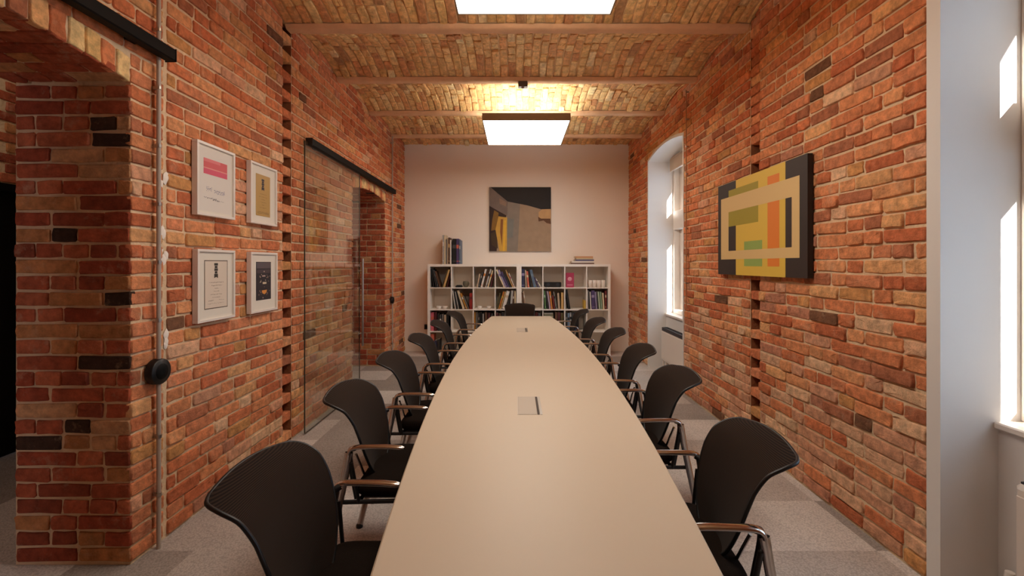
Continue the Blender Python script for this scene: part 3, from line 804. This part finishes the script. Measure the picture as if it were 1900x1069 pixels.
def cup():
    mb = MB(); mb.lathe([(.024, 0), (.031, .004), (.034, .06), (.036, .115), (.033, .115), (.031, .06), (.026, .008), (0, .008)], (0, 0, 0), M['white'], 20)
    return mb
for k, (dx, dy) in enumerate(((.06, .08), (.13, .10), (.20, .08), (.27, .10))):
    misc('white_mug', cup(), 'tall white cup, %s from the left in the eighth compartment, top row' % cn[k], 'cup', (cx+dx, SY0+dy, cz), 'white cups in the top row')
def low_bowl(r):
    mb = MB(); mb.lathe([(r*.5, 0), (r*.8, .012), (r, .045), (r*.94, .045), (r*.75, .016), (0, .010)], (0, 0, 0), M['white'], 22); return mb
cx, cz = cell(0, 1)
for k, dx in enumerate((.13, .23)):
    misc('white_bowl', low_bowl(.045), '%s of two low white bowls in the first compartment, second row' % ('left', 'right')[k], 'bowl', (cx+dx, SY0+.09, cz), 'white bowls in the second row')
cx, cz = cell(2, 1)
for k, dx in enumerate((.09, .24)):
    misc('white_bowl', low_bowl(.038), '%s of two low white bowls in the third compartment, second row' % ('left', 'right')[k], 'bowl', (cx+dx, SY0+.09, cz), 'white bowls in the second row')
cx, cz = cell(5, 2)
for k in range(4):
    mb = MB(); mb.box(-.075, .075, 0, .2, 0, .022, cmat(((150, 142, 110), (190, 180, 160), (110, 104, 74), (200, 190, 170))[k]), .002)
    misc('flat_book', mb, ('khaki', 'pale sand', 'dark olive', 'ivory')[k]+' flat book in the pile, sixth compartment, third row', 'book', (cx+.088, SY0+.05, cz+.2+k*.0225), 'flat books in the sixth compartment')
mb = MB(); mb.box(-.085, .085, 0, .24, 0, .199, M['shelfwhite'], .003)
misc('storage_box', mb, 'white box carrying the flat books in the sixth compartment, third row', 'box', (cx+.088, SY0+.04, cz))
# top of the shelves: tall folders and magazines on the left, a flat pile on the right
zt = 1.4685
tall = [(-1.185, .024, .47, 'pale grey', 'white'), (-1.155, .020, .47, 'cream', None), (-1.130, .018, .40, 'grey', None), (-1.108, .014, .42, 'beige', None), (-1.088, .020, .43, 'brown', 'tan'), (-1.063, .022, .39, 'white', None), (-1.025, .060, .41, 'black', 'dark grey'), (-.960, .040, .41, 'purple', 'coral'), (-.915, .022, .39, 'slate blue', 'pale grey')]
for (x, th, h, col, band) in tall:
    o = book_mesh(th, h, .27, col, band).build('tall_book'); o.location = (x, SY0+.06, zt)
    tag(o, 'tall %s volume%s standing on top of the left bookshelf' % (col, ' with %s bands' % band if band else ''), 'book', 'tall volumes on top of the left bookshelf')
pile = [(.885, 1.265, .022, (112, 84, 70), 'brown flat book, bottom of the pile on the right bookshelf'), (.900, 1.255, .026, (226, 216, 204), 'white flat book, second from the bottom of the pile'),
        (.960, 1.262, .026, (96, 92, 122), 'blue-grey flat book in the middle of the pile on the shelf'), (.975, 1.250, .024, (200, 178, 140), 'sand coloured flat book just below the pile top'), (.965, 1.245, .026, (206, 150, 104), 'light orange flat book on top of the pile')]
z = zt
for (x0, x1, h, rgb, lab) in pile:
    mb = MB(); m = cmat(rgb, .55); w = x1-x0
    mb.box(0, w, 0, .25, 0, .003, m, .0008); mb.box(0, w, 0, .25, h-.003, h, m, .0008); mb.box(0, w, -.001, .003, 0, h, m, .001); mb.box(.003, w-.004, .003, .246, .003, h-.003, M['pages'])
    misc('flat_book', mb, lab, 'book', (x0, SY0+.05, z+.0004), 'flat books piled on top of the right bookshelf'); z += h+.0005

# ------------------------------------------------------------------ pictures
def poly(mb, pts, P, m, d):
    mb.add([P(u, v, d) for u, v in pts], [tuple(range(len(pts)))], m)
def rect(mb, P, u0, u1, v0, v1, m, d):
    poly(mb, [(u0, v0), (u1, v0), (u1, v1), (u0, v1)], P, m, d)

def frame_left(y0, y1, z0, z1, label, art):
    """white box frame on the left wall; art(mb, P) draws on the sheet, u to the right, v down, both 0..1"""
    t = thing('picture_frame', label, 'picture frame', (XL+.004, (y0+y1)/2, z0), 0, 'white framed sheets on the left brick wall')
    w = y1-y0; h = z1-z0; fw = .016; dpt = .034
    mb = MB()
    for (a, b, c, d) in ((-w/2, w/2, 0, fw), (-w/2, w/2, h-fw, h), (-w/2, -w/2+fw, fw, h-fw), (w/2-fw, w/2, fw, h-fw)): mb.box(0, dpt, a, b, c, d, M['white'], .0015)
    mb.build('frame', t)
    mb = MB(); mb.box(.010, .022, -w/2+fw*.9, w/2-fw*.9, fw*.9, h-fw*.9, M['paper']); mb.build('mount', t)
    P = lambda u, v, d: (.0222+d, -w/2+u*w, h-v*h)
    mb = MB(); art(mb, P); mb.build('print', t)
rg = random.Random(4)
def scribble(mb, P, u0, u1, v, hgt, col, d=.0006, n=14, th=.004):
    """a row of pen-stroke marks too small to read"""
    u = u0
    while u < u1:
        a = rg.uniform(.008, .022); b = v+rg.uniform(-1, 1)*hgt
        rect(mb, P, u, min(u+a, u1), b, b+th*rg.uniform(.6, 1.5), cmat(col), d); u += a+rg.uniform(.002, .012)
def art1(mb, P):
    rect(mb, P, .09, .91, .07, .93, cmat((222, 214, 204)), .0003)
    rect(mb, P, .19, .81, .205, .42, cmat((212, 92, 96)), .0006); rect(mb, P, .19, .81, .335, .42, cmat((214, 84, 108)), .0008); rect(mb, P, .19, .81, .33, .345, cmat((226, 150, 140)), .0010)
    rect(mb, P, .19, .62, .205, .25, cmat((222, 122, 124)), .0010)
    for (a, b, v) in ((.26, .40, .60), (.46, .74, .62)):
        for k in range(4): scribble(mb, P, a, b, v+.012*k, .012, (120, 120, 150), th=.006)
    scribble(mb, P, .2, .52, .74, .004, (90, 84, 90), th=.010); scribble(mb, P, .42, .6, .755, .004, (70, 64, 70), th=.012); scribble(mb, P, .62, .72, .76, .005, (140, 130, 140))
def emblem(mb, P, u, v, w, h, c):
    """dark narrow upright mark of stacked bars with a notched foot"""
    for k in range(5):
        rect(mb, P, u-w/2*(1, .75, .95, .7, 1)[k], u+w/2*(1, .75, .95, .7, 1)[k], v+h*k/5, v+h*(k+.9)/5, cmat(c), .0010)
    poly(mb, [(u-w/2, v+h*.97), (u, v+h*.93), (u+w/2, v+h*.97), (u+w/2, v+h*1.12), (u, v+h*1.03), (u-w/2, v+h*1.12)], P, cmat(c), .0011)
def art2(mb, P):
    rect(mb, P, .22, .76, .17, .86, cmat((188, 150, 84), .35), .0005)
    emblem(mb, P, .48, .24, .10, .17, (52, 44, 48))
    for k, (a, b) in enumerate(((.36, .62), (.34, .64), (.42, .56), (.38, .60), (.44, .54), (.36, .62))): scribble(mb, P, a, b, .49+.045*k, .003, (96, 72, 36), .0010)
    for v in (.79, .81): scribble(mb, P, .28, .70, v, .004, (110, 84, 44), .0010, th=.007)
def art3(mb, P):
    rect(mb, P, .20, .82, .15, .83, cmat((96, 78, 62)), .0004); rect(mb, P, .215, .805, .162, .818, cmat((222, 206, 188)), .0007)
    emblem(mb, P, .50, .19, .10, .19, (48, 42, 34))
    for k, (a, b) in enumerate(((.32, .70), (.38, .66), (.46, .56), (.44, .58), (.36, .66), (.40, .62), (.30, .44))): scribble(mb, P, a, b, .46+.042*k, .003, (126, 104, 84), .0010, th=.006)
    scribble(mb, P, .58, .72, .712, .004, (126, 104, 84), .0010); scribble(mb, P, .28, .72, .755, .006, (140, 116, 96), .0010)
def art4(mb, P):
    rect(mb, P, .22, .78, .16, .80, cmat((38, 34, 42), .35), .0005)
    rect(mb, P, .23, .77, .17, .27, cmat((88, 80, 86), .4), .0008); rect(mb, P, .25, .75, .29, .35, cmat((72, 60, 66), .4), .0008)
    for _ in range(26):
        u, v = rg.uniform(.25, .73), rg.uniform(.30, .76); s = rg.uniform(.010, .026)
        rect(mb, P, u, u+s*1.5, v, v+s, cmat(rg.choice(((150, 120, 110), (196, 172, 150), (110, 104, 124), (170, 150, 140))), .4), .0010)
    rect(mb, P, .46, .60, .50, .535, cmat((206, 186, 160), .4), .0012); rect(mb, P, .44, .56, .385, .41, cmat((190, 160, 150), .4), .0012)
    poly(mb, [(.42, .64), (.62, .635), (.60, .68), (.53, .71), (.45, .69)], P, cmat((226, 146, 62), .4), .0014)
frame_left(2.672, 3.034, 1.757, 2.192, 'white frame, upper left of four, with a pink block over signatures', art1)
frame_left(3.214, 3.568, 1.757, 2.192, 'white frame, upper right of four, holding a gold certificate', art2)
frame_left(2.676, 3.034, 1.124, 1.558, 'white frame, lower left of four, with a thin bordered certificate', art3)
frame_left(3.216, 3.574, 1.122, 1.555, 'white frame, lower right of four, holding a dark night photograph', art4)

# abstract canvas on the right wall
t = thing('abstract_painting', 'geometric yellow, beige and black canvas on the right brick wall', 'painting', (XR-.006, (2.952+4.254)/2, 1.378))
w, h = 1.302, .799
mb = MB(); mb.box(-.036, 0, -w/2, w/2, 0, h, cmat((34, 25, 22), .6), .0015); mb.build('stretcher', t)
P = lambda u, v, d: (-.0362-d, w/2-u*w, h-v*h)
DK = cmat((46, 34, 30), .6); YE = cmat((226, 190, 74), .6); BE = cmat((222, 190, 130), .6); GR = cmat((164, 148, 40), .6); OR = cmat((232, 132, 46), .6); TE = cmat((150, 174, 88), .6)
mb = MB()
rect(mb, P, 0, 1, 0, 1, DK, 0); rect(mb, P, .263, .815, 0, 1, YE, .0004)
rect(mb, P, .161, .540, .086, .479, GR, .0008); rect(mb, P, .641, .759, .080, .907, OR, .0008); rect(mb, P, .372, .584, .657, .907, TE, .0008)
for (a, b, c, d_) in ((.048, .938, .157, .320), (.048, .938, .743, .834), (.048, .161, .32, .743), (.872, .938, .32, .743)): rect(mb, P, a, b, c, d_, BE, .0012)
mb.build('painted_face', t)

# painting on the back wall
t = thing('interior_painting', 'square canvas of a dim room with yellow drapes above the shelves', 'painting', (.073, YB-.002, 1.684))
w, h = 1.036, 1.078
mb = MB(); mb.box(-w/2, w/2, -.03, 0, 0, h, cmat((56, 46, 40), .7), .0015); mb.build('stretcher', t)
P = lambda u, v, d: (-w/2+u*w, -.0302-d, h-v*h)
def pc(rgb): 
    k = ('p', rgb)
    if k not in _cm: _cm[k] = mat('paint_%d_%d_%d' % rgb, rgb, .7, noise=.22, nscale=9, bump=.2, bscale=40)
    return _cm[k]
mb = MB()
rect(mb, P, 0, 1, 0, 1, pc((162, 138, 112)), 0)
poly(mb, [(.28, .22), (.50, .26), (.46, 1), (.28, 1)], P, pc((134, 124, 112)), .0004)
poly(mb, [(.28, .48), (.40, .50), (.38, .78), (.28, .80)], P, pc((122, 122, 116)), .0006)
poly(mb, [(0.02, 0), (1, 0), (1, .34), (.84, .345), (.62, .285), (.30, .225), (.14, .10)], P, pc((30, 26, 26)), .0008)
poly(mb, [(0, 0), (.02, 0), (.14, .10), (.30, .225), (.29, .44), (.17, .385), (0, .29)], P, pc((118, 104, 96)), .0009)
poly(mb, [(.16, .17), (.28, .235), (.27, .30), (.17, .26)], P, pc((140, 116, 98)), .0011)
poly(mb, [(0, .29), (.17, .385), (.28, .44), (.27, .47), (.16, .47), (.12, 1), (0, 1)], P, pc((52, 32, 24)), .0011)
poly(mb, [(.08, .36), (.15, .40), (.14, .66), (.03, .68), (.05, .50)], P, pc((132, 96, 34)), .0013)
poly(mb, [(.02, .72), (.12, .68), (.14, .96), (.04, .90)], P, pc((70, 50, 24)), .0013)
poly(mb, [(.15, .455), (.29, .475), (.285, 1), (.165, 1), (.10, .66)], P, pc((206, 160, 66)), .0015)
poly(mb, [(.185, .50), (.225, .50), (.205, .92), (.175, .70)], P, pc((138, 84, 34)), .0018)
poly(mb, [(.235, .52), (.275, .52), (.25, 1), (.22, 1)], P, pc((226, 178, 52)), .0018)
poly(mb, [(.80, .39), (.86, .345), (1, .34), (1, .52), (.80, .50)], P, pc((198, 158, 108)), .0011)
poly(mb, [(.79, .46), (.84, .49), (.99, .49), (1, .575), (.93, .56), (.88, .52), (.80, .535)], P, pc((96, 62, 36)), .0013)
mb.build('painted_face', t)

# ------------------------------------------------------------------ lamps, rails, glass door, conduits
PZ = 3.07
def panel_light(y0, y1, lab):
    xc = .118; t = thing('ceiling_panel_light', lab, 'ceiling light', (xc, (y0+y1)/2, PZ), 0, 'square lit panels hung under the vaults'); a = .493; b = (y1-y0)/2
    mb = MB()
    mb.box(-a, a, -b, b, .012, .082, M['fixture'], .002)
    for (p, q, r, s) in ((-a, a, -b, -b+.010), (-a, a, b-.010, b), (-a, -a+.010, -b+.010, b-.010), (a-.010, a, -b+.010, b-.010)): mb.box(p, q, r, s, 0, .014, M['fixture'])
    mb.build('housing', t)
    mb = MB(); mb.add([(-a+.010, -b+.010, .004), (a-.010, -b+.010, .004), (a-.010, b-.010, .004), (-a+.010, b-.010, .004)], [(0, 3, 2, 1)], M['panel']); mb.build('diffuser', t)
    mb = MB(); mb.add([(-a+.04, -b+.04, .084), (a-.04, -b+.04, .084), (a-.04, b-.04, .084), (-a+.04, b-.04, .084)], [(0, 1, 2, 3)], M['uplight']); mb.build('uplight', t)
    for sx in (-.4, .4):
        for sy in (-b+.1, b-.1):
            mb = MB(); z = vz((y0+y1)/2+sy)-PZ
            mb.tube([(sx, sy, .08), (sx, sy, z+.004)], .0015, M['steel'], 6); mb.build('hanger', t)
panel_light(1.86, 2.975, 'large lit square panel at the top edge, nearest the camera')
panel_light(5.157, 6.24, 'lit square panel with visible housing near the far wall')
t = thing('ceiling_sensor', 'small dark box fixed under the beam between the lit panels', 'sensor', (.075, 4.885, 3.386))
mb = MB(); mb.box(-.05, .05, -.035, .035, -.055, 0, M['sensor'], .006); mb.build('housing', t)
mb = MB(); mb.lathe([(.018, 0), (.016, -.006), (.008, -.012), (0, -.013)], (0, 0, -.055), M['pvc'], 16); mb.build('lens', t)

def rail(y0, y1, z, lab):
    t = thing('sliding_door_rail', lab, 'door rail', (XL, (y0+y1)/2, z), 0, 'black sliding door rails on the left wall'); b = (y1-y0)/2
    mb = MB(); mb.box(.030, .085, -b, b, 0, .065, M['blackmetal'], .006); mb.build('rail', t)
    mb = MB(); mb.box(.024, .087, -b-.004, -b, -.002, .067, M['black'], .002); mb.build('end_cap', t); mb = MB(); mb.box(.024, .087, b, b+.004, -.002, .067, M['black'], .002); mb.build('end_cap', t)
    for k in range(4):
        mb = MB(); y = -b+.2+k*(2*b-.4)/3; mb.box(0.0, .031, y-.03, y+.03, .010, .055, M['blackmetal'], .003); mb.build('bracket', t)
rail(-.35, 2.44, 2.535, 'black sliding rail above the near doorway at the top left')
rail(4.08, 6.92, 2.515, 'black sliding rail above the far doorway and glass door')
t = thing('sliding_glass_door', 'clear frameless glass door slid open in front of the brick wall', 'glass door', (XL+.060, (3.98+5.38)/2, .012))
mb = MB(); b = (5.38-3.98)/2
mb.box(-.005, .005, -b+.002, b-.002, .002, 2.52, M['doorglass']); mb.build('pane', t)
for s in (-1, 1):
    mb = MB(); mb.box(-.005, .005, s*b-.002, s*b+.002, 0, 2.52, M['glassedge']); mb.build('edge_strip', t)
mb = MB(); mb.box(-.005, .005, -b+.002, b-.002, 0, .002, M['glassedge']); mb.build('bottom_edge', t)
mb = MB(); yb = b-.06
mb.tube([(.055, yb, .52), (.055, yb, 1.52)], .013, M['steel'], 14)
for z in (.66, 1.38): mb.tube([(.004, yb, z), (.055, yb, z)], .008, M['steel'], 10); mb.lathe([(.016, .005), (.016, .010)], (0, yb, z), M['steel'], 14, 'x')
mb.build('pull_handle', t)

def conduit(x, y, z0, z1, s, lab, r, m, box):
    t = thing('electrical_conduit', lab, 'conduit', (x, y, 0))
    mb = MB(); mb.tube([(s*.028, 0, z0), (s*.028, 0, z1)], r, m, 12); mb.build('pipe', t)
    z = z0+.28; 
    while z < z1:
        mb = MB(); mb.box(0, s*.030, -.005, .005, z-.008, z+.008, M['steel'], .001); mb.tube([(s*.028, 0, z-.008), (s*.028, 0, z+.008)], r+.003, M['steel'], 12)
        mb.build('clamp', t); z += .30
t1 = conduit(XL, 2.395, 0.0, 3.40, 1, 'vertical grey conduit beside the near doorway', .0105, M['pvc'], 1)
conduit(XL, 6.93, 0.0, 3.38, 1, 'vertical grey conduit beside the far doorway', .011, M['pvc'], 1)
conduit(XR, 5.09, .98, 3.38, -1, 'thin tan cable run on the right wall beside the far window', .006, cmat((176, 128, 92)), 0)
def jbox(y, z, r, lab):
    t = thing('junction_box', lab, 'junction box', (XL+.038, y, z), 0, 'round black wall boxes on the conduits')
    mb = MB(); mb.lathe([(r*.98, -.034), (r, -.028), (r, .002), (r*.95, .007), (0, .008)], (0, 0, 0), M['black'], 32, 'x'); mb.build('housing', t)
    mb = MB(); mb.lathe([(r*.62, .007), (r*.6, .010), (r*.15, .010), (0, .009)], (0, 0, 0), M['blackmetal'], 28, 'x'); mb.build('cover', t)
jbox(2.395, .915, .066, 'round black wall box on the near conduit')
jbox(6.93, .930, .052, 'round black wall box on the far conduit')
t = thing('wall_socket', 'small black square socket on the white wall left of the bookshelf', 'socket', (-1.50, YB, .41))
mb = MB(); mb.box(-.042, .042, -.016, 0, -.042, .042, M['black'], .004); mb.build('plate', t)
mb = MB(); mb.lathe([(.024, -.0165), (.020, -.012), (.0, -.012)], (0, 0, 0), M['blackmetal'], 20, 'y'); mb.build('outlet', t)

# ------------------------------------------------------------------ light
w = bpy.data.worlds.new('daylight'); bpy.context.scene.world = w; w.use_nodes = True
bg = w.node_tree.nodes['Background']; bg.inputs[0].default_value = (.50, .73, 1.0, 1); bg.inputs[1].default_value = 3.0
sd = bpy.data.lights.new('sun', 'SUN'); sd.energy = 30; sd.angle = .009; sd.color = (1, .95, .88)
so = bpy.data.objects.new('sun', sd); C.objects.link(so)
so.rotation_euler = Vector((-.361, 1, -.42)).to_track_quat('-Z', 'Y').to_euler()
for i, (a, b) in enumerate(WINS):
    ld = bpy.data.lights.new('window_portal', 'AREA'); ld.shape = 'RECTANGLE'; ld.size = 2.2; ld.size_y = b-a; ld.cycles.is_portal = True
    lo = bpy.data.objects.new('window_portal', ld); C.objects.link(lo); lo.location = (XO+.02, (a+b)/2, 1.85); lo.rotation_euler = (0, PI/2, 0)
# unseen area lights added in the corridor: cool for the pillar edge, weak warm overhead
ld = bpy.data.lights.new('corridor_cool_fill', 'AREA'); ld.shape = 'RECTANGLE'; ld.size = .5; ld.size_y = 1.4; ld.energy = 9; ld.color = (.82, .86, 1.0)
lo = bpy.data.objects.new('corridor_cool_fill', ld); C.objects.link(lo); lo.location = (-2.85, -1.75, 1.5); lo.rotation_euler = (PI/2, 0, 0)
ld = bpy.data.lights.new('corridor_warm_fill', 'AREA'); ld.size = .4; ld.energy = 3; ld.color = (1, .85, .7)
lo = bpy.data.objects.new('corridor_warm_fill', ld); C.objects.link(lo); lo.location = (-3.2, 2.9, 3.3)

# ------------------------------------------------------------------ camera
cd = bpy.data.cameras.new('camera'); cam = bpy.data.objects.new('camera', cd); C.objects.link(cam)
cam.location = (0, 0, EYE); cam.rotation_euler = (PI/2, 0, 0)
cd.sensor_width = 36; cd.lens = 36*860/1900
cd.shift_x = -(957-950)/1900; cd.shift_y = (490-534.5)/1900
cd.clip_start = .02
sc = bpy.context.scene; sc.camera = cam
vs = sc.view_settings; sc.display_settings.display_device = 'sRGB'
vs.view_transform = 'Standard'; vs.look = 'None'; vs.gamma = 1; vs.exposure = 0.48; vs.use_curve_mapping = False
sc.cycles.max_bounces = 12; sc.cycles.diffuse_bounces = 6; sc.cycles.transparent_max_bounces = 16
sc.cycles.caustics_reflective = False; sc.cycles.caustics_refractive = False
